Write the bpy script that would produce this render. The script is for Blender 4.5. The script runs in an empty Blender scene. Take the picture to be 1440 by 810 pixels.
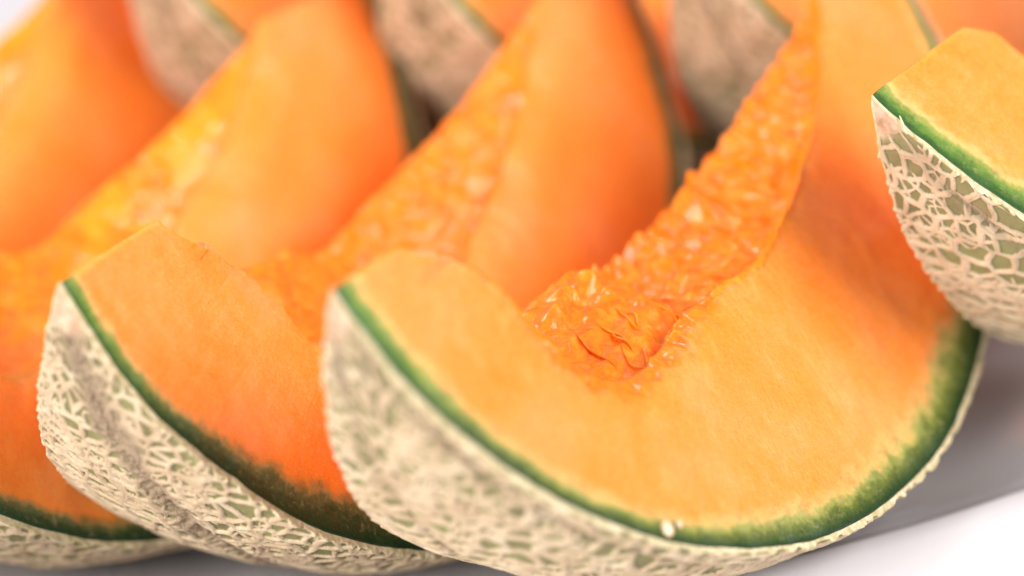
import bpy, math
import numpy as np
from mathutils import Vector, Matrix

scene = bpy.context.scene
# ------------------------------------------------------------------ camera
PITCH = math.radians(38)          # looking down on the dish
D0, S = 0.40, 1e-4                # focus distance (m); metres per photo pixel at that distance
FLOOR = 0.341                     # camera height above the dish floor
cb, sb = math.cos(PITCH), math.sin(PITCH)

cam_d = bpy.data.cameras.new('camera')
cam = bpy.data.objects.new('camera', cam_d)
scene.collection.objects.link(cam)
cam.location = (0, 0, FLOOR)
cam.rotation_euler = (math.radians(90) - PITCH, 0, 0)
cam_d.lens = 100
cam_d.sensor_width = 36
cam_d.clip_start = 0.01
cam_d.clip_end = 20
cam_d.dof.use_dof = True
cam_d.dof.focus_distance = 0.393
cam_d.dof.aperture_fstop = 6.6
scene.camera = cam

# ------------------------------------------------------------------ world
world = bpy.data.worlds.new('World')
scene.world = world
world.use_nodes = True
world.node_tree.nodes['Background'].inputs[0].default_value = (0.97, 0.97, 1.0, 1)
world.node_tree.nodes['Background'].inputs[1].default_value = 0.26

# ------------------------------------------------------------------ softboxes
def softbox(name, loc, target, size, power, col):
    d = bpy.data.lights.new(name, 'AREA')
    d.shape = 'RECTANGLE'
    d.size, d.size_y = size
    d.energy = power
    d.color = col
    o = bpy.data.objects.new(name, d)
    scene.collection.objects.link(o)
    o.location = loc
    o.rotation_euler = (Vector(target) - Vector(loc)).to_track_quat('-Z', 'Y').to_euler()
    return o
AIM = (0, 0.37, 0.04)
softbox('key_softbox', (0.56, 0.24, 0.56), AIM, (0.50, 0.50), 5.6, (1.0, 0.97, 0.93))
softbox('fill_softbox', (-0.50, -0.26, 0.50), AIM, (0.6, 0.6), 10.5, (1.0, 0.97, 0.94))

softbox('added_glint_light', (-0.30, 0.85, 0.62), AIM, (0.14, 0.26), 1.5, (1.0, 0.99, 0.97))  # added lamp, put in to give the wet pulp its glints

scene.view_settings.view_transform = 'Standard'
scene.view_settings.look = 'None'
scene.view_settings.gamma = 1
scene.view_settings.use_curve_mapping = False
scene.view_settings.exposure = 0.42
scene.render.engine = 'CYCLES'
scene.cycles.use_denoising = True
scene.cycles.max_bounces = 8
scene.cycles.diffuse_bounces = 4

# ------------------------------------------------------------------ maths helpers
def to_world(P):
    """camera-axes coordinates (right, up, forward) -> world"""
    P = np.asarray(P, float)
    return np.stack([P[..., 0], P[..., 1] * sb + P[..., 2] * cb,
                     P[..., 1] * cb - P[..., 2] * sb + FLOOR], -1)

def wdir(v):
    v = np.asarray(v, float)
    return np.array([v[0], v[1] * sb + v[2] * cb, v[1] * cb - v[2] * sb])

def ray(p):
    return np.array([(p[0] - 720) * S / D0, -(p[1] - 405) * S / D0, 1.0])

def _h(ix, iy, iz, seed):
    h = (ix.astype(np.uint32) * np.uint32(374761393) + iy.astype(np.uint32) * np.uint32(668265263)
         + iz.astype(np.uint32) * np.uint32(2147483647 - 58) + np.uint32(seed * 974711 % 4294967291))
    h = (h ^ (h >> np.uint32(13))) * np.uint32(1274126177)
    h = (h ^ (h >> np.uint32(16))) * np.uint32(2246822519)
    return h ^ (h >> np.uint32(15))

def _u(h):
    return (h & np.uint32(0xFFFFFF)).astype(np.float32) / 16777216.0

def noise(P, scale, seed=0, octaves=1, rough=0.5):
    """value-gradient noise in about -1..1; P (...,3) in mm, scale = feature size in mm"""
    shp = P.shape[:-1]
    X = (P.reshape(-1, 3) / scale + 100.37).astype(np.float32)
    out = np.zeros(len(X), np.float32)
    amp, tot = 1.0, 0.0
    for o in range(octaves):
        I = np.floor(X).astype(np.int64)
        F = X - I
        W = F * F * F * (F * (F * 6 - 15) + 10)
        acc = np.zeros(len(X), np.float32)
        for dx in (0, 1):
            for dy in (0, 1):
                for dz in (0, 1):
                    h = _h(I[:, 0] + dx, I[:, 1] + dy, I[:, 2] + dz, seed + o * 17)
                    gx = _u(h) * 2 - 1
                    gy = _u(h * np.uint32(2654435761) + np.uint32(12345)) * 2 - 1
                    gz = _u(h * np.uint32(1597334677) + np.uint32(777)) * 2 - 1
                    g = gx * (F[:, 0] - dx) + gy * (F[:, 1] - dy) + gz * (F[:, 2] - dz)
                    w = (W[:, 0] if dx else 1 - W[:, 0]) * (W[:, 1] if dy else 1 - W[:, 1]) * (W[:, 2] if dz else 1 - W[:, 2])
                    acc += g * w
        out += acc * amp * 1.6
        tot += amp
        amp *= rough
        X = X * 2.03 + 7.1
    return (out / tot).reshape(shp)

def worley(P, scale, seed=0, jitter=0.9, flat=False):
    """F1 distance and distance to the nearest cell border, both in cell units"""
    shp = P.shape[:-1]
    X = (P.reshape(-1, 3) / scale + 200.0).astype(np.float32)
    I = np.floor(X).astype(np.int64)
    n = len(X)
    best = np.full(n, 1e9, np.float32); sec = np.full(n, 1e9, np.float32)
    bp = np.zeros((n, 3), np.float32); sp = np.zeros((n, 3), np.float32)
    for dx in (-1, 0, 1):
        for dy in (-1, 0, 1):
            for dz in ((0,) if flat else (-1, 0, 1)):
                cx, cy, cz = I[:, 0] + dx, I[:, 1] + dy, I[:, 2] + dz
                h = _h(cx, cy, cz, seed)
                j = np.stack([_u(h), _u(h * np.uint32(2654435761) + np.uint32(12345)),
                              _u(h * np.uint32(1597334677) + np.uint32(777))], 1) - 0.5
                if flat: j[:, 2] = 0
                Q = np.stack([cx, cy, cz], 1).astype(np.float32) + 0.5 + j * jitter
                d = ((Q - X) ** 2).sum(1)
                m = d < best
                m2 = (~m) & (d < sec)
                sec = np.where(m, best, np.where(m2, d, sec))
                sp = np.where(m[:, None], bp, np.where(m2[:, None], Q, sp))
                best = np.where(m, d, best)
                bp = np.where(m[:, None], Q, bp)
    e = (sec - best) / (2 * np.sqrt(((sp - bp) ** 2).sum(1)) + 1e-6)
    return np.sqrt(best).reshape(shp), e.reshape(shp)

def sstep(a, b, x):
    t = np.clip((x - a) / (b - a), 0, 1)
    return t * t * (3 - 2 * t)

# ------------------------------------------------------------------ mesh helpers
def link_mesh(name, V, Q, mat, parent=None, attrs=None, smooth=True):
    """V (n,3) float, Q (m,4) int -> mesh object (unused vertices dropped)"""
    used = np.unique(Q)
    remap = np.full(len(V), -1, np.int64); remap[used] = np.arange(len(used))
    V = V[used]; Q = remap[Q]
    me = bpy.data.meshes.new(name)
    me.vertices.add(len(V)); me.vertices.foreach_set('co', V.astype(np.float32).ravel())
    me.loops.add(Q.size); me.loops.foreach_set('vertex_index', Q.astype(np.int32).ravel())
    k = Q.shape[1]
    me.polygons.add(len(Q))
    me.polygons.foreach_set('loop_start', np.arange(0, Q.size, k, dtype=np.int32))
    me.polygons.foreach_set('loop_total', np.full(len(Q), k, np.int32))
    me.polygons.foreach_set('use_smooth', np.full(len(Q), smooth, bool))
    for an, av in (attrs or {}).items():
        at = me.attributes.new(an, 'FLOAT', 'POINT')
        at.data.foreach_set('value', np.asarray(av, np.float32).ravel()[used])
    me.update(calc_edges=True)
    me.validate()
    me.materials.append(mat)
    o = bpy.data.objects.new(name, me)
    scene.collection.objects.link(o)
    if parent: o.parent = parent
    return o

def grid_quads(nr, nc, wrap=False):
    i = np.arange(nr - 1)[:, None]
    j = np.arange(nc if wrap else nc - 1)[None, :]
    j2 = (j + 1) % nc
    return np.stack([i * nc + j, i * nc + j2, (i + 1) * nc + j2, (i + 1) * nc + j], -1).reshape(-1, 4)

# ------------------------------------------------------------------ materials
def new_mat(name):
    m = bpy.data.materials.new(name); m.use_nodes = True
    nt = m.node_tree
    return m, nt, nt.nodes['Principled BSDF']

class NT:
    def __init__(s, nt): s.nt = nt; s.n = nt.nodes; s.l = nt.links
    def put(s, sock, v):
        if isinstance(v, bpy.types.NodeSocket): s.l.new(v, sock)
        elif v is not None: sock.default_value = v
    def attr(s, name):
        a = s.n.new('ShaderNodeAttribute'); a.attribute_name = name; return a.outputs['Fac']
    def obj(s):
        return s.n.new('ShaderNodeTexCoord').outputs['Object']
    def math(s, op, a, b=None, clamp=False):
        m = s.n.new('ShaderNodeMath'); m.operation = op; m.use_clamp = clamp
        s.put(m.inputs[0], a); s.put(m.inputs[1], b); return m.outputs[0]
    def noise(s, vec, scale, detail=3, rough=0.5, dist=0.0):
        t = s.n.new('ShaderNodeTexNoise'); s.put(t.inputs['Vector'], vec)
        t.inputs['Scale'].default_value = scale; t.inputs['Detail'].default_value = detail
        t.inputs['Roughness'].default_value = rough; t.inputs['Distortion'].default_value = dist
        return t.outputs['Fac']
    def voro(s, vec, scale, feature='F1'):
        t = s.n.new('ShaderNodeTexVoronoi'); t.feature = feature; s.put(t.inputs['Vector'], vec)
        t.inputs['Scale'].default_value = scale; return t.outputs['Distance']
    def ramp(s, fac, stops, interp='LINEAR'):
        r = s.n.new('ShaderNodeValToRGB'); e = r.color_ramp; e.interpolation = interp
        while len(e.elements) > 1: e.elements.remove(e.elements[-1])
        e.elements[0].position = stops[0][0]; e.elements[0].color = (*stops[0][1], 1)
        for p, c in stops[1:]:
            x = e.elements.new(p); x.color = (*c, 1)
        s.put(r.inputs[0], fac); return r.outputs['Color']
    def mr(s, v, a, b, c=0.0, d=1.0, smooth=True):
        m = s.n.new('ShaderNodeMapRange'); m.interpolation_type = 'SMOOTHSTEP' if smooth else 'LINEAR'
        s.put(m.inputs['Value'], v); s.put(m.inputs['From Min'], a); s.put(m.inputs['From Max'], b)
        s.put(m.inputs['To Min'], c); s.put(m.inputs['To Max'], d); return m.outputs['Result']
    def mix(s, f, a, b, mode='MIX'):
        m = s.n.new('ShaderNodeMix'); m.data_type = 'RGBA'; m.blend_type = mode
        s.put(m.inputs['Factor'], f)
        s.put(m.inputs['A'] if False else m.inputs[6], a if isinstance(a, bpy.types.NodeSocket) else (*a, 1))
        s.put(m.inputs[7], b if isinstance(b, bpy.types.NodeSocket) else (*b, 1))
        return m.outputs[2]
    def bump(s, h, strength, dist, normal=None):
        b = s.n.new('ShaderNodeBump'); s.put(b.inputs['Height'], h)
        b.inputs['Strength'].default_value = strength; b.inputs['Distance'].default_value = dist
        if normal is not None: s.put(b.inputs['Normal'], normal)
        return b.outputs['Normal']

def flesh_mat(name, greens, golden=0.08):
    """cut melon flesh; attribute pu = 1 where it is the wet seed pulp of the hollow"""
    m, nt, P = new_mat(name); T = NT(nt)
    co = T.obj()
    d = T.attr('d')                 # mm under the skin
    g = T.attr('g')                 # local thickness of the green layer, mm
    pu = T.attr('pu')
    big = T.noise(co, 60, 3, 0.5)
    mid = T.noise(co, 260, 4, 0.6)
    fine = T.noise(co, 1500, 3, 0.6)
    grain = T.voro(co, 2600)
    cmb = nt.nodes.new('ShaderNodeCombineXYZ')      # fibres run from the hollow to the skin
    T.put(cmb.inputs[0], T.math('MULTIPLY', d, 0.22)); T.put(cmb.inputs[1], T.math('MULTIPLY', T.attr('arc'), 1.5))
    T.put(cmb.inputs[2], T.math('MULTIPLY', big, 3.0))
    fib = T.noise(cmb.outputs[0], 1.0, 4, 0.62, 0.3)
    # orange flesh, faintly clouded
    base = T.ramp(big, [(0.3, (0.94, 0.232, 0.020)), (0.5, (0.96, 0.262, 0.043)), (0.7, (0.975, 0.300, 0.085))])
    base = T.mix(T.mr(fib, 0.5, 0.75, 0, 0.35), base, (0.96, 0.37, 0.11))
    base = T.mix(T.mr(fib, 0.45, 0.28, 0, 0.25), base, (0.90, 0.20, 0.015))
    base = T.mix(T.mr(fine, 0.52, 0.75, 0, 0.3), base, (0.98, 0.44, 0.16))
    # layer near the rind: distance wobbled by noise, scaled by the layer's thickness
    w = T.math('MULTIPLY', T.math('SUBTRACT', mid, 0.5), 2.0)
    w2 = T.math('MULTIPLY', T.math('SUBTRACT', T.noise(co, 800, 4, 0.7), 0.5), 0.5)
    w3 = T.math('MULTIPLY', T.math('SUBTRACT', fib, 0.5), 0.35)
    q = T.math('DIVIDE', d, g)
    wob = T.math('MULTIPLY', T.math('ADD', T.math('ADD', w, w2), w3), T.mr(q, 0.05, 0.9, 0.07, 0.62))
    q = T.math('ADD', q, wob)
    q = T.math('MULTIPLY', q, 0.25)
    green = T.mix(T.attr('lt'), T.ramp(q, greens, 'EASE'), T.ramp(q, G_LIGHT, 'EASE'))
    sp = T.noise(co, 1000, 5, 0.75, 0.6)
    green = T.mix(T.math('MULTIPLY', T.mr(sp, 0.50, 0.72), T.mr(q, 0.02, 0.10, 0, 0.4)), green, (0.48, 0.40, 0.20))
    green = T.mix(T.mr(T.noise(co, 420, 3, 0.6), 0.55, 0.3, 0, 0.35), green, (0.030, 0.055, 0.014), 'MIX')
    base = T.mix(T.mr(q, 0.22, 0.46, 1, 0), base, green)
    # pulp
    st = T.noise(co, 330, 5, 0.62, 1.0)
    pulp = T.ramp(st, [(0.30, (0.87, 0.125, 0.002)), (0.45, (0.92, 0.185, 0.003)), (0.60, (0.95, 0.245, 0.008)), (0.76, (0.97, 0.37, 0.05))])
    pulp = T.mix(T.mr(T.noise(co, 130, 3, 0.5), 0.45, 0.65, 0, golden), pulp, (0.98, 0.40, 0.004))
    base = T.mix(pu, base, pulp)
    T.put(P.inputs['Base Color'], base)
    P.subsurface_method = 'RANDOM_WALK'
    T.put(P.inputs['Subsurface Weight'], T.math('MULTIPLY', T.mr(q, 0.1, 0.45, 0.05, 0.75), T.mr(pu, 0, 1, 1, 0.45)))
    P.inputs['Subsurface Radius'].default_value = (1.0, 0.36, 0.06)
    P.inputs['Subsurface Scale'].default_value = 0.0055
    P.inputs['IOR'].default_value = 1.37
    T.put(P.inputs['Roughness'], T.mr(pu, 0.2, 0.9, T.mr(fine, 0.35, 0.7, 0.24, 0.42), 0.20))
    T.put(P.inputs['Specular IOR Level'], T.mr(pu, 0, 1, 0.32, 0.3))
    T.put(P.inputs['Coat Weight'], T.mr(pu, 0.3, 1.0, 0.05, 0.55))
    P.inputs['Coat Roughness'].default_value = 0.12
    h = T.math('ADD', T.math('MULTIPLY', grain, 0.5), T.noise(co, 1200, 5, 0.7))
    h = T.math('ADD', h, T.math('MULTIPLY', fib, 0.8))
    h = T.math('ADD', h, T.math('MULTIPLY', T.mr(q, 0.5, 0.1, 0, 1.2), T.noise(co, 1700, 4, 0.8)))
    n = T.bump(h, 0.2, 0.0003)
    hp = T.math('ADD', T.noise(co, 600, 4, 0.55, 1.0), T.math('MULTIPLY', T.noise(co, 2000, 3), 0.25))
    n = T.bump(T.math('MULTIPLY', hp, pu), 0.45, 0.0008, n)
    T.put(P.inputs['Normal'], n)
    return m

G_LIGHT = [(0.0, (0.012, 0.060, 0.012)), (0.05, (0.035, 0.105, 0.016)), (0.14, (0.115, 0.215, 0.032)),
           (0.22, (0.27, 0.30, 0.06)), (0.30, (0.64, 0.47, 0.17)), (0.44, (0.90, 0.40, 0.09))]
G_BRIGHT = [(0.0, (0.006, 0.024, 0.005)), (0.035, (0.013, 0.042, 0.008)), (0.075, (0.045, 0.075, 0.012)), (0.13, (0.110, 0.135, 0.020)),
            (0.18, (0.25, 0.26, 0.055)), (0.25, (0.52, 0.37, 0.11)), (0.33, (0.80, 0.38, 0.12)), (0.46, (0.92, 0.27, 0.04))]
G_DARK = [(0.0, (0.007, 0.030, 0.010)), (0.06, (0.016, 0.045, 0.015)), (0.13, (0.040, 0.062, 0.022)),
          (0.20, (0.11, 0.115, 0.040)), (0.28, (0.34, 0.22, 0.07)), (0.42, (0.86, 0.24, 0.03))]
M_flesh = flesh_mat('melon_flesh', G_BRIGHT)
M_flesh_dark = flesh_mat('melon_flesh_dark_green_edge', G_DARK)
M_golden = flesh_mat('melon_flesh_golden_hollow', G_DARK, 0.45)
M_flesh_light = M_flesh

def rind_mat():
    """olive skin with pale corky cords standing proud of it"""
    m, nt, P = new_mat('netted_melon_rind'); T = NT(nt); co = T.obj()
    a = T.noise(co, 160, 3); f = T.noise(co, 1400, 4, 0.65)
    c = T.ramp(a, [(0.3, (0.14, 0.115, 0.055)), (0.5, (0.19, 0.165, 0.070)), (0.7, (0.21, 0.20, 0.078))])
    c = T.mix(T.mr(f, 0.45, 0.8, 0, 0.35), c, (0.15, 0.13, 0.07))
    c = T.mix(T.attr('scar'), c, T.ramp(f, [(0.3, (0.14, 0.09, 0.05)), (0.65, (0.34, 0.25, 0.165))]))
    c = T.mix(T.attr('pole'), c, T.ramp(T.noise(co, 500, 4, 0.6), [(0.3, (0.35, 0.21, 0.12)), (0.65, (0.58, 0.42, 0.30))]))
    k = T.ramp(T.noise(co, 220, 3), [(0.3, (0.41, 0.29, 0.18)), (0.55, (0.50, 0.38, 0.25)), (0.75, (0.55, 0.45, 0.32))])
    k = T.mix(T.mr(f, 0.5, 0.3, 0, 0.35), k, (0.48, 0.34, 0.22))
    k = T.mix(T.math('MULTIPLY', T.attr('slit'), 0.6), k, (0.32, 0.22, 0.15))
    k = T.mix(T.math('MULTIPLY', T.attr('scar'), T.mr(f, 0.35, 0.6, 0.95, 0.6)), k, (0.20, 0.135, 0.085))
    edge = T.math('ADD', T.attr('cord'), T.math('MULTIPLY', T.math('SUBTRACT', f, 0.5), 0.35))
    c = T.mix(T.mr(edge, 0.25, 0.65), c, k)
    c = T.mix(T.attr('cut'), c, T.ramp(T.noise(co, 900, 4, 0.6), [(0.35, (0.42, 0.34, 0.16)), (0.65, (0.70, 0.59, 0.40))]))
    T.put(P.inputs['Base Color'], c); P.inputs['Roughness'].default_value = 0.72
    P.inputs['Specular IOR Level'].default_value = 0.3
    T.put(P.inputs['Normal'], T.bump(f, 0.6, 0.0004))
    return m
M_skin = M_net = rind_mat()

# ------------------------------------------------------------------ melon wedge
IN_TH = np.array([0, .036, .208, .359, .473, .602, .725, .858, .986, 1.119, 1.32, 1.574, 1.843, 2.171, 2.462, 2.729, 2.943, 3.14159])
IN_R1 = np.array([.84, .747, .672, .676, .686, .690, .675, .615, .540, .470, .430, .425, .412, .419, .459, .518, .586, .69])

def frame_of(g, t, f):
    n = np.array([math.sin(t) * math.cos(g), math.sin(t) * math.sin(g), -math.cos(t)])
    a0 = np.array([math.cos(t) * math.cos(g), math.cos(t) * math.sin(g), math.sin(t)])
    b0 = np.cross(n, a0)
    a = math.cos(f) * a0 + math.sin(f) * b0
    return n, a, np.cross(n, a)

def wedge(label, g, t, f, R, e, alpha, centre=None, tip=None, seed=1, res=1.0, th_dense=(0, math.pi),
          inner=None, trace=None, groove=(0.6,), scar=0.0, scar_w=1.0, green=None, fmat=None, light_to=0.5, relief=1.0, rnd=0.0, rdense=None, net=1.0, soft=0.0, swell=(0.13, 0.85, 0.40), cell=1.0, fibres=0, group='melon wedges on the white dish'):
    rng = np.random.default_rng(seed)
    n, a, rho = frame_of(g, t, f)
    if centre is not None:
        C = ray(centre[:2]) * (D0 + centre[2])
    else:
        C = ray(tip[:2]) * (D0 + tip[2]) + R * e * a
    # angular samples, dense where the camera sees the wedge
    tt = np.linspace(0, math.pi, 4000)
    dens = np.where((tt >= th_dense[0]) & (tt <= th_dense[1]), 1.0, 0.22)
    cum = np.concatenate([[0], np.cumsum((dens[1:] + dens[:-1]) / 2)])
    length = cum[-1] / 4000 * math.pi * R * 1000          # mm
    NT_ = int(length / 0.33 * res)
    th = np.interp(np.linspace(0, cum[-1], NT_), cum, tt)
    # radii
    ir = IN_R1 if inner is None else np.asarray(inner)
    k = np.hanning(9); k /= k.sum()
    ris = np.interp(th, IN_TH, ir)
    pad = np.pad(ris, 24, mode='edge'); kk = np.hanning(49); kk /= kk.sum()
    ris = np.convolve(pad, kk, 'valid')
    ro_f = np.ones_like(th)
    if trace is not None:
        tr_th, tr_r = np.asarray(trace).T
        ro_f = np.interp(th, tr_th, tr_r)
        pad = np.pad(ro_f, 30, mode='edge'); kk = np.hanning(61); kk /= kk.sum()
        ro_f = np.convolve(pad, kk, 'valid')
    def P3(theta, phi, r):      # r: in units of R (normalised ellipsoid radius)
        x = -np.cos(theta) * r * R * e
        h = np.sin(theta) * r * R
        return np.stack([x, h * np.cos(phi), -h * np.sin(phi)], -1)   # local a, rho, n
    SK = 0.0006 / R              # rind thickness
    NF = max(int(36 / 0.42 * res), 14); NC = max(int(32 / 0.26 * res), 14); NB = 10; NO = 10
    NR = max(int(60 / 0.30 * res), 30)
    TH = th[:, None]
    # --- cavity (front inner edge .. back inner edge)
    ph = np.linspace(0, 1, NC)[None, :]
    PH = ph * alpha
    r0 = np.repeat(ris[:, None], NC, 1)
    # the far wall of the hollow stands higher towards the near tip
    r0 = r0 - swell[0] * np.exp(-((TH - swell[1]) / swell[2]) ** 2) * sstep(0.05, 0.95, ph) * sstep(0.02, 0.2, TH)
    cav = P3(TH, PH, r0) * 1000
    Sp = cav * 1.0
    arc = (th * (0.5 + 0.5 * ris) * R * 1000)[:, None] + 0 * PH            # mm along the crescent
    ws = np.sin(TH) * PH * ris[:, None] * R * 1000                # mm from the front edge
    S2 = np.stack([arc, ws, cav[..., 2] * 0.15], -1)
    warp = np.stack([noise(Sp, 6, seed + 1, 2), noise(Sp, 6, seed + 2, 2), noise(Sp, 6, seed + 3, 2)], -1)
    f1, _ = worley(S2 * np.array([1.0, .85, 1.0]) + warp * 1.3, 4.9, seed + 5)
    f2, _ = worley(S2 * np.array([1.0, .9, 1.0]) + warp * 1.0, 2.4, seed + 6)
    amp = 0.6 + 0.8 * noise(Sp, 9, seed + 7)
    dome = lambda f_: np.sqrt(np.clip(1.02 - f_ ** 2 / 0.85, 0.0, 1) + 0.01)
    blob = (1 - sstep(-0.1, 0.80, f1)) * 2.5 * np.clip(amp + .5, .7, 1.3) + (1 - sstep(-0.1, 0.8, f2)) * 0.9 * np.clip(amp + .2, .4, 1.2)
    fold = 1 - np.sqrt(noise(S2 * np.array([.30, 1.0, 1.0]) + warp * 1.6, 4.6, seed + 8, 2) ** 2 + 0.012) * 2.4
    front_in = sstep(0.0, 1.0, ws / (2.2 + 5.5 * np.exp(-((TH - 0.95) / 0.38) ** 2)))
    backness = sstep(0.30, 0.85, ph)
    disp = (blob * (0.25 + 0.75 * backness) + fold * 1.1 * (1 - 0.8 * backness) + noise(Sp, 9, seed + 9, 2) * 2.4 - 1.6) * front_in
    disp -= 1.2 * np.exp(-((ws - 5.0) / 3.5) ** 2) * front_in * sstep(.5, 1.0, TH)
    disp *= relief * sstep(0.03, 0.16, TH) * sstep(0.03, 0.16, math.pi - TH)
    side = noise(Sp, 2.5, seed + 10, 3) * 0.5 * front_in * relief
    rn = (rnd + (4.2 if rnd < 1 else 1.5) * np.exp(-((th - 1.05) / 0.38) ** 2)) * sstep(.1, .3, th) * sstep(.05, .3, math.pi - th)
    side = side - rn[:, None] * np.clip(1 - ws / 12.0, 0, 1) ** 2
    rC = r0 - disp / 1000 / R
    cavP = P3(TH, PH, rC) * 1000
    cavP[..., 2] += side
    edge_n = noise(cav[:, 0, :], 2.6, seed + 12, 3)
    cavP[:, 0, 1] += (edge_n * 0.9 + noise(cav[:, 0, :], 6.0, seed + 13, 2) * 1.0 + (noise(cav[:, 0, :], 3.2, seed + 14, 3, 0.65) * 1.6 - 0.2) * np.exp(-((th - 0.22) / 0.22) ** 2)) * sstep(0.01, 0.06, th)
    # --- faces between the inner edges and the skin
    rskin = ro_f - SK
    def rib(theta, phi):   # gentle lobes of the melon
        return 1 - 0.010 * sum(np.exp(-((phi / alpha - gg) / 0.045) ** 2) for gg in groove) * sstep(0.1, 0.5, np.sin(theta))
    oF = P3(th, 0 * th, rskin * rib(th, 0 * th)) * 1000
    oB = P3(th, 0 * th + alpha, rskin * rib(th, 0 * th + alpha)) * 1000
    sF = (np.linspace(0, 1, NF) ** 1.0)[None, :, None]
    rw = (0.22 + 0.9 * np.exp(-((th - 0.92) / 0.42) ** 2)) * sstep(0.15, 0.4, th)
    def rollf(Pm, w_): return (0.55 + 1.2 * noise(Pm * np.array([.7, 1.3, 1.]), 2.6, seed + 22, 4, .6)) * 1.3 * w_
    c0 = cavP[:, 0].copy(); c0[:, 2] += rn
    r00 = rollf(c0, rw)
    cavP[..., 2] -= r00[:, None] * np.clip(1 - ws / 6.0, 0, 1) ** 2
    face = oF[:, None] * (1 - sF) + c0[:, None] * sF                  # skin -> cavity
    bump = noise(face, 7, seed + 20, 2) * 0.22 + noise(face, 20, seed + 21) * 0.45
    edgefade = np.sin(np.clip(sF[..., 0], 0, 1) * math.pi) ** 0.5
    face[..., 2] += bump * edgefade
    Lr = np.clip(1 - (1 - sF[..., 0]) * np.linalg.norm(oF - cavP[:, 0], axis=1)[:, None] / 9.0, 0, 1) ** 2
    face[..., 2] -= rn[:, None] * Lr
    # ragged roll of pulp over the inner end of the face near the middle of the crescent
    roll = sstep(5.5, 0.0, (1 - sF[..., 0]) * np.linalg.norm(oF - cavP[:, 0], axis=1)[:, None])
    face[..., 2] -= roll * np.where(sF[..., 0] < 1, rollf(face + np.array([0, 0, 1.0]) * (rn[:, None] * Lr)[..., None], rw[:, None]), r00[:, None])
    sB = np.linspace(0, 1, NB)[None, :, None]
    bface = cavP[:, -1:] * (1 - sB) + oB[:, None] * sB
    po = np.linspace(alpha, 0, NO + 1)[None, :]
    outer = P3(TH, po, rskin[:, None] * rib(TH, po)) * 1000
    loop = np.concatenate([face, cavP[:, 1:], bface[:, 1:], outer[:, 1:-1]], 1)
    # soft waviness of everything
    def wav(Pm):
        return Pm + np.stack([noise(Pm, 24, seed + 30 + i) for i in range(3)], -1) * 0.5 + np.stack([noise(Pm, 5.5, seed + 34 + i, 2) for i in range(3)], -1) * 0.24
    loop = wav(loop)
    NL = loop.shape[1]
    # attributes
    dface = np.linalg.norm(face - oF[:, None], axis=-1)
    dd = np.concatenate([dface, 30 + 0 * cavP[:, 1:, 0], np.linalg.norm(bface - oB[:, None], axis=-1)[:, 1:], 0 * outer[:, 1:-1, 0]], 1)
    gt = np.interp(th, [0, .25, .6, 1.0, 1.5, 2.0, 2.6, 3.14], green or [2.3, 2.4, 2.6, 2.6, 4.5, 7.0, 4.0, 2.6])
    gt = np.repeat(gt[:, None], NL, 1)
    col = np.arange(NL)[None, :].repeat(NT_, 0)
    # ---- object frame: world-oriented, origin at the lowest point
    B = np.stack([wdir(a), wdir(rho), wdir(n)], 0)
    Cw = to_world(C)
    def place(Pm): return (Pm.reshape(-1, 3) / 1000) @ B + Cw
    V = place(loop)
    base = V[V[:, 2].argmin()].copy()
    root = bpy.data.objects.new('melon_wedge', None)
    scene.collection.objects.link(root)
    root.empty_display_size = 0.01
    root.location = base
    root['label'] = label; root['category'] = 'melon slice'; root['group'] = group
    Q = grid_quads(NT_, NL, wrap=True)[:, ::-1]
    cc = Q[:, 0] % NL
    # the pulp: cavity surface plus a ragged rim of the front face
    di = np.full((NT_, NL), 99.0)
    di[:, :NF] = np.linalg.norm(face - cavP[:, :1], axis=-1)
    di[:, NF - 1:NF + NC - 1] = 0
    rag = 0.95 + 1.1 * noise(loop, 3.0, seed + 40, 3)
    rag_w = np.interp(th, [0, .2, .5, .95, 1.15, 1.5, 3.14], [0, .5, 1.8, 4.2, 3.4, .6, .3])[:, None] * np.clip(rag, .1, 3)
    pu = 1 - sstep(rag_w * 0.6, rag_w * 1.3 + 0.35 + rnd * 0.5, di)
    pu[:, NF:NF + NC - 1] *= sstep(-0.8, 0.5 + soft, ws[:, 1:])
    if soft: pu[:, :NF] *= sstep(-0.8, 0.5 + soft, 0.0)
    pu *= sstep(0.04, 0.16, th)[:, None]
    arcs = np.repeat((th * R * 1000)[:, None], NL, 1)
    is_p = (pu.ravel()[Q].mean(1) > (0.25 if soft else 0.5))
    at = {'d': dd, 'g': gt, 'pu': pu, 'arc': arcs, 'lt': np.repeat((1 - sstep(0.05, light_to, th))[:, None], NL, 1)}
    Vl = V - base
    link_mesh('flesh', Vl, Q[~is_p], fmat or M_flesh, root, at)
    link_mesh('seed_pulp', Vl, Q[is_p], fmat or M_flesh, root, at)
    # --- loose wet strands lying across the hollow
    for q_ in range(fibres):
        rf = np.random.default_rng(seed * 100 + q_)
        i0 = np.searchsorted(th, rf.uniform(0.75, 2.6) if q_ % 3 else rf.uniform(0.8, 1.5))
        j0 = rf.uniform(0.02, 0.45) * NC; ln = rf.uniform(0.12, 0.34) * NC; drift = rf.normal() * 16
        tq = np.linspace(0, 1, 15)
        jj = np.clip(j0 + ln * tq, 0, NC - 1)
        ii = np.clip(i0 + drift * tq + 2.5 * rf.normal() * np.sin(tq * math.pi) + 0.8 * rf.normal() * np.sin(tq * 7), 1, NT_ - 2)
        cw = wav(cavP)[ii.astype(int), jj.astype(int)]
        cw = np.stack([np.convolve(np.pad(cw[:, k_], 2, mode='edge'), np.ones(5) / 5, 'valid') for k_ in range(3)], 1)
        inw = -np.stack([0 * tq, np.cos(jj / NC * alpha), -np.sin(jj / NC * alpha)], 1)
        cw = cw + inw * (0.15 + 0.35 * np.sin(tq * math.pi) * rf.random())[:, None]
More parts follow.
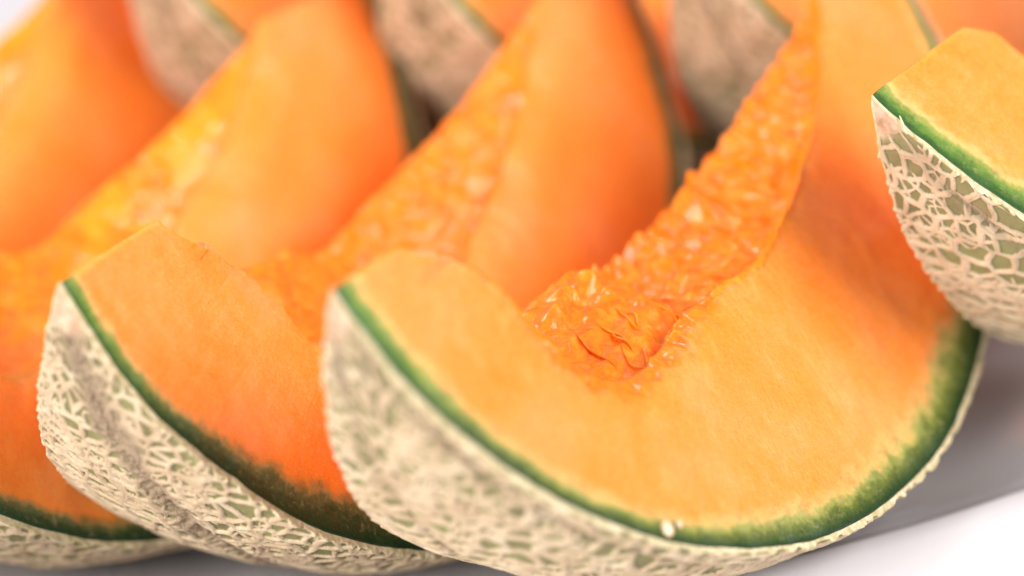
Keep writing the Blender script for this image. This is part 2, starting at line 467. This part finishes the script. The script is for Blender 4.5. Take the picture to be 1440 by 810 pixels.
        tg = np.gradient(cw, axis=0); tg /= np.linalg.norm(tg, axis=1, keepdims=True) + 1e-9
        sd_ = np.cross(tg, inw); sd_ /= np.linalg.norm(sd_, axis=1, keepdims=True) + 1e-9
        up_ = np.cross(sd_, tg)
        rad = rf.uniform(0.10, 0.20) * (0.25 + np.sin(np.clip(tq * 1.02, 0, 1) * math.pi) ** 0.5)
        aa = np.linspace(0, 2 * math.pi, 6, endpoint=False)
        ring = cw[:, None] + rad[:, None, None] * (np.cos(aa)[None, :, None] * sd_[:, None] * 1.3 + np.sin(aa)[None, :, None] * up_[:, None])
        link_mesh('pulp_fibre', place(ring) - base, grid_quads(15, 6, wrap=True)[:, ::1], fmat or M_flesh, root,
                  {'d': np.full(90, 30.), 'g': np.full(90, 3.), 'pu': np.ones(90), 'arc': np.repeat(tq * 4, 6), 'lt': np.zeros(90)})
    # --- rind: front cut edge, outer skin, back cut edge (sampled finer than the flesh)
    if rdense:
        dn = np.where((tt >= rdense[0]) & (tt <= rdense[1]), 1.0, 0.15); stp = rdense[2]
    else:
        dn = dens; stp = 0.33 / res
    cm = np.concatenate([[0], np.cumsum((dn[1:] + dn[:-1]) / 2)])
    NTR = int(cm[-1] / 4000 * math.pi * R * 1000 / stp)
    th = np.interp(np.linspace(0, cm[-1], NTR), cm, tt); TH = th[:, None]
    ro_f = np.ones_like(th)
    NR = max(int(alpha * R * 1000 / stp), 30)
    pr = np.linspace(0, 1, NR)[None, :]
    PR = pr * alpha
    o0 = P3(TH, PR, ro_f[:, None] * rib(TH, PR)) * 1000
    NP = o0 * 1.0
    wv = np.stack([noise(NP, 9, seed + 51, 2), noise(NP, 9, seed + 52, 2), noise(NP, 9, seed + 53, 2)], -1)
    wf = np.stack([noise(NP, 2.2, seed + 54), noise(NP, 2.2, seed + 55), noise(NP, 2.2, seed + 56)], -1)
    U = NP + wv * 2.6 + wf * 0.35
    widen = 1 + 0.35 * noise(NP, 5, seed + 62, 2)
    Z0 = 0 * (TH + PR)
    srf = np.stack([TH * R * 1000 + Z0, (PR - alpha / 2) * (0.25 + 0.75 * np.sin(TH)) * R * 1000, Z0], -1)
    srf[..., 0] += wv[..., 0] * 2.2 + wf[..., 0] * 0.30
    srf[..., 1] += wv[..., 1] * 2.2 + wf[..., 1] * 0.30
    def cords(ka, sa, sb_, w, sd):
        """rounded ridges along the borders of flat cells sa x sb_ mm, turned by ka"""
        u = srf[..., 0] * math.cos(ka) + srf[..., 1] * math.sin(ka)
        v = srf[..., 1] * math.cos(ka) - srf[..., 0] * math.sin(ka)
        u, v = u / cell, v / cell
        X = np.stack([u, v * sa / sb_, 0 * u + 0.3], -1)
        _, b = worley(X + np.array([sd * 7.3, sd * 3.1, 0]), sa, seed + sd, 0.85, flat=True)
        dist = b * sa * cell ** 0.7
        return np.sqrt(np.clip(1 - (dist / (w * widen)) ** 2, 0, 1)), dist
    c1, d1 = cords(0.25, 3.7, 5.1, 0.53, 60)
    c2, d2 = cords(-0.15, 2.8, 3.6, 0.34, 61)
    c3, d3 = cords(0.5, 1.7, 2.2, 0.26, 63)
    busy = sstep(0.15, 0.55, noise(NP, 10, seed + 64, 2) + 0.12 * net)
    c2 = c2 * sstep(-0.15, 0.1, noise(NP, 7, seed + 65, 2) + 0.02 * net)
    c3 = c3 * busy
    prof_h = np.maximum(np.maximum(c1, c2 * 0.85), c3 * 0.62)
    cover = np.maximum(np.maximum(c1, c2), c3)
    cord = sstep(0.0, 0.75, cover)
    gd = np.min([np.abs(PR / alpha - gg + 0.02 * noise(NP, 9, seed + 65)) * alpha * np.sin(TH) * R * 1000 for gg in groove], 0)
    scarm = (1 - sstep(0.6 * scar_w, 2.6 * scar_w, gd + 2.2 * scar_w * noise(NP, 6, seed + 66, 4, 0.6) + 0.5)) * scar
    line = (1 - sstep(0.15, 0.75, gd)) * 0.9 * sstep(-.3, .1, noise(NP, 12, seed + 73))
    polar = np.minimum(th, math.pi - th)[:, None] * R * 1000
    pole = (1 - sstep(5.0, 8.5, polar + 2.5 * noise(NP, 5, seed + 67, 2)))
    kill = (1 - 0.9 * pole) * (1 - 0.6 * line) * (1 - 0.75 * scarm * sstep(-.3, .2, noise(NP, 2.5, seed + 68, 2)))
    cord = cord * kill
    slit = (1 - sstep(0.02, 0.12, d1)) * sstep(0.05, 0.35, noise(NP, 4, seed + 69, 2)) * (c1 > .5)
    h = prof_h * kill * (0.54 + 0.14 * noise(NP, 1.2, seed + 70, 3)) - 0.16 * slit - line * 0.35 + noise(NP, 14, seed + 71, 2) * 0.3 + scarm * 0.12 * noise(NP, 0.9, seed + 74, 2)
    nrm = np.stack([NP[..., 0] / e ** 2, NP[..., 1], NP[..., 2]], -1)
    nrm /= np.linalg.norm(nrm, axis=-1, keepdims=True)
    rip = noise(NP, 2.4, seed + 72, 3, 0.7) * 1.6
    skin = NP + nrm * h[..., None]
    skin[:, 0, 2] += (0.28 * rip)[:, 0] * sstep(.03, .15, th)
    skin[:, -1, 2] -= (0.28 * rip)[:, -1] * sstep(.03, .15, th)
    oFr = P3(th, 0 * th, (ro_f - SK) * rib(th, 0 * th)) * 1000
    oBr = P3(th, 0 * th + alpha, (ro_f - SK) * rib(th, 0 * th + alpha)) * 1000
    ne = 3
    sE = np.linspace(0, 1, ne + 1)[None, :, None]
    fe = oFr[:, None] * (1 - sE) + skin[:, :1] * sE
    be = skin[:, -1:] * (1 - sE) + oBr[:, None] * sE
    full = wav(np.concatenate([fe[:, :-1], skin, be[:, 1:]], 1))
    Vr = place(full) - base
    NL2 = full.shape[1]
    def padc(A, v): return np.concatenate([np.full((NTR, ne), v), A, np.full((NTR, ne), v)], 1)
    cut = padc(1 - sstep(0.0, 0.45, np.minimum(pr, 1 - pr) * alpha * np.sin(TH) * R * 1000), 1.0)
    at = {'cord': padc(cord, 0.), 'scar': padc(np.maximum(scarm, line), 0.), 'pole': padc(pole, 0.), 'slit': padc(slit, 0.), 'cut': cut}
    Q2 = grid_quads(NTR, NL2)
    cf = at['cord'].ravel()[Q2].mean(1) * (cut.ravel()[Q2].mean(1) < 0.6)
    isn = cf > 0.3
    rind = link_mesh('rind', Vr, Q2[~isn], M_skin, root, at)
    link_mesh('netting', Vr, Q2[isn], M_net, rind, at)
    print('wedge', label[:30], 'grid', NT_, NL, NL2, NTR, 'base', base.round(4))
    return root, place, P3

W1, place1, P31 = wedge('large front melon wedge, sharp wet orange seed pulp and pale fleck near its rind',
    0.58132, 0.8546, -0.01228, 0.06802, 1.12044, 0.89, centre=(907.5, 127.8, 0.00434), seed=11, groove=(0.12, 0.72), scar=0.35, green=[3.4, 3.8, 3.1, 3.2, 5.0, 6.6, 4.5, 3.0], rdense=(0, 2.3, 0.30), cell=0.92, fibres=22)
W2, _, _ = wedge('orange melon wedge left of the largest one, with a brown scar across its netted rind',
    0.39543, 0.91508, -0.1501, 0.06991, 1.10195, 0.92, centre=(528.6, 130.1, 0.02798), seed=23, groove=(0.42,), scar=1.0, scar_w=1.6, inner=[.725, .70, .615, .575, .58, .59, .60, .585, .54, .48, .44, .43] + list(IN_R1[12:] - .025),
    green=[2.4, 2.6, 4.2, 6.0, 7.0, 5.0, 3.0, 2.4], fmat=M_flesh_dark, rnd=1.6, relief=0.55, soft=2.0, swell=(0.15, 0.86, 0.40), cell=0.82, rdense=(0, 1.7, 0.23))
W3, _, _ = wedge('blurred orange melon wedge at the left, its tip outside the picture',
    0.42, 0.90, -0.12, 0.0685, 1.10, 1.0, tip=(-372, 395, -0.022), inner=list(IN_R1[:12]) + list(IN_R1[12:] - .07),  seed=37, res=0.5, groove=(0.4,), scar=0.3, fmat=M_golden, relief=0.3, rnd=3.2, soft=9.0)
W4, _, _ = wedge('strongly blurred orange melon arm in the top left corner',
    0.42, 0.90, -0.12, 0.0790, 1.20, 1.05, tip=(-935, 400, -0.018), inner=list(IN_R1[:12]) + list(IN_R1[12:] - .07),  seed=41, res=0.35, groove=(0.4,), scar=0.3, fmat=M_golden, relief=0.3, rnd=3.2, soft=9.0)
W5, _, _ = wedge('melon wedge at the right edge with coarse pale netting over olive skin in focus',
    0.88288, 0.74775, 0.19063, 0.06715, 1.10887, 0.788, centre=(1574.1, -128.3, 0.04426), seed=58, th_dense=(0, 1.15), groove=(0.25,), scar=0.25,
    inner=[.70] + [.60] * 3 + list(IN_R1[4:]), green=[3.6, 4.4, 5.4, 5.8, 5, 5, 4, 3], fmat=M_flesh_light, light_to=1.0, rdense=(0, 1.2, 0.22))
R3, _, _ = wedge('melon wedge behind the largest one, showing its grey netted rind beside the wet pulp',
    0.55, 0.86, -0.05, 0.068, 1.11, 0.86, tip=(958, -128, 0.065), seed=63, res=0.6, groove=(0.5,), scar=0.0, net=2.6, group='melon wedges of the back row')
R2, _, _ = wedge('back row melon wedge, its blurred rind showing between the two middle arms',
    0.45, 0.88, -0.08, 0.068, 1.10, 0.86, tip=(550, -128, 0.075), seed=77, res=0.4, groove=(0.5,), scar=0.0, net=2.6, group='melon wedges of the back row')
R1, _, _ = wedge('back row melon wedge with its blurred rind showing beside the top left arm',
    0.45, 0.88, -0.08, 0.068, 1.10, 0.72, tip=(172, -140, 0.082), seed=81, res=0.35, groove=(0.5,), scar=0.0, net=2.6, group='melon wedges of the back row')

# small pale bits left on the cut faces
def fleck(name, root, n_, c_, px, size, seed, mat, long=1.0, ang=0.0, lift=0.0002):
    q = ray(px)
    C_ = ray(c_[:2]) * (D0 + c_[2])
    P_ = q * ((C_ @ n_) / (q @ n_)) + n_ * lift
    rg = np.random.default_rng(seed)
    u = np.cross(n_, [0, 0, 1.0]); u /= np.linalg.norm(u); v = np.cross(n_, u)
    u, v = u * math.cos(ang) + v * math.sin(ang), v * math.cos(ang) - u * math.sin(ang)
    la = np.linspace(0.02, math.pi - .02, 9); lo = np.linspace(0, 2 * math.pi, 14, endpoint=False)
    LA, LO = np.meshgrid(la, lo, indexing='ij')
    rr = 1 + 0.35 * noise(np.stack([np.sin(LA) * np.cos(LO), np.sin(LA) * np.sin(LO), np.cos(LA)], -1) * 2, 1.0, seed, 2)
    X = (np.sin(LA) * np.cos(LO) * rr)[..., None] * u * size * long + (np.sin(LA) * np.sin(LO) * rr)[..., None] * v * size + (np.cos(LA) * rr)[..., None] * n_ * size * 0.5
    V_ = to_world(P_ + X.reshape(-1, 3)) - np.array(root.location)
    return link_mesh(name, V_, grid_quads(9, 14, wrap=True), mat, root)
mf, nt, P = new_mat('pale_fibre'); T = NT(nt)
T.put(P.inputs['Base Color'], T.ramp(T.noise(T.obj(), 1500, 3), [(0.35, (0.62, 0.36, 0.20)), (0.65, (0.85, 0.66, 0.48))]))
P.inputs['Roughness'].default_value = 0.4; P.inputs['Subsurface Weight'].default_value = 0.3; P.inputs['Subsurface Scale'].default_value = 0.001
n1 = frame_of(0.58132, 0.8546, -0.01228)[0]; c1_ = (907.5, 127.8, 0.00434)
n5 = frame_of(0.88288, 0.74775, 0.19063)[0]; c5_ = (1574.1, -128.3, 0.04426)
fleck('seed_husk', W1, n1, c1_, (938, 744), 0.0009, 3, mf, 1.3, 0.4)
fleck('seed_husk', W1, n1, c1_, (954, 738), 0.0005, 5, mf, 1.2, 1.4)
fleck('pale_fibre', W1, n1, c1_, (1374, 521), 0.00022, 7, mf, 3.6, 0.2)
fleck('pale_fibre', W5, n5, c5_, (1268, 178), 0.00020, 9, mf, 8.0, 0.75, 0.0004)

# ------------------------------------------------------------------ dish and table
def lathe(name, prof, centre, mat, sx=1.0, sy=1.0, seg=240):
    """prof: (r, offset outward, z) - offsets are not stretched, so the lip keeps its width all round"""
    prof = np.asarray(prof, float)
    an = np.linspace(0, 2 * math.pi, seg, endpoint=False)
    nx, ny = np.cos(an) / sx, np.sin(an) / sy
    nl = np.hypot(nx, ny); nx, ny = nx / nl, ny / nl
    V = np.stack([prof[:, :1] * np.cos(an) * sx + prof[:, 1:2] * nx, prof[:, :1] * np.sin(an) * sy + prof[:, 1:2] * ny,
                  np.repeat(prof[:, 2:3], seg, 1)], -1).reshape(-1, 3)
    o = link_mesh(name, V, grid_quads(len(prof), seg, wrap=True)[:, ::-1], mat)
    o.location = centre
    return o
m, nt, P = new_mat('glazed_white_porcelain'); T = NT(nt)
T.put(P.inputs['Base Color'], T.ramp(T.noise(T.obj(), 25, 3), [(0.3, (0.535, 0.515, 0.55)), (0.7, (0.56, 0.545, 0.575))]))
P.inputs['Roughness'].default_value = 0.14
P.inputs['Coat Weight'].default_value = 0.5
M_por = m
DC, DR, DX = (-0.085, 0.460), 0.182, 1.5
DP = np.array([(0, .012), (.05, .013), (.075, .0145), (.09, .0165), (.105, .0205), (.12, .027), (.14, .037), (.156, .045), (.172, .0515), (.182, .0588)])
rs = np.linspace(0.0005, DR, 60)
zs = np.interp(rs, DP[:, 0], DP[:, 1])
for _ in range(3):
    zs[1:-1] = (zs[:-2] + zs[1:-1] * 2 + zs[2:]) / 4
prof = [(r, 0, z) for r, z in zip(rs, zs)]
zr = zs[-1]
prof += [(DR, o_, zr + z_) for o_, z_ in [(.0008, .0010), (.002, .0017), (.005, .0021), (.012, .0018), (.018, .0007),
         (.0205, -.001), (.0208, -.0035), (.019, -.0065), (.012, -.012)]]
prof += [(DR - .03, 0, .030), (DR - .07, 0, .009), (DR - .10, 0, .001), (0.0005, 0, 0.0005)]
dish = lathe('serving_dish', prof, (*DC, 0), M_por, DX)
for w_ in (W1, W2, W3, W4, W5, R3, R2, R1):
    gap = 9
    for c_ in w_.children:
        v_ = np.empty(len(c_.data.vertices) * 3, np.float32); c_.data.vertices.foreach_get('co', v_)
        v_ = v_.reshape(-1, 3) + np.array(w_.location)
        gap = min(gap, (v_[:, 2] - np.interp(np.hypot((v_[:, 0] - DC[0]) / DX, v_[:, 1] - DC[1]), rs, zs)).min())
    print('GAP', w_.name, round(float(gap) * 1000, 1), 'mm')
dish['label'] = 'white glazed oval serving dish holding the melon slices'; dish['category'] = 'dish'

m, nt, P = new_mat('white_table_top'); T = NT(nt)
T.put(P.inputs['Base Color'], T.ramp(T.noise(T.obj(), 6, 4), [(0.3, (0.78, 0.77, 0.77)), (0.7, (0.82, 0.81, 0.81))]))
P.inputs['Roughness'].default_value = 0.5
V = np.array([[-3, -2, -.03], [3, -2, -.03], [3, 5, -.03], [-3, 5, -.03], [-3, -2, 0], [3, -2, 0], [3, 5, 0], [-3, 5, 0]], float)
Q = np.array([[0, 3, 2, 1], [4, 5, 6, 7], [0, 1, 5, 4], [1, 2, 6, 5], [2, 3, 7, 6], [3, 0, 4, 7]])
tab = link_mesh('table_surface', V, Q, m, smooth=False)
tab['kind'] = 'structure'
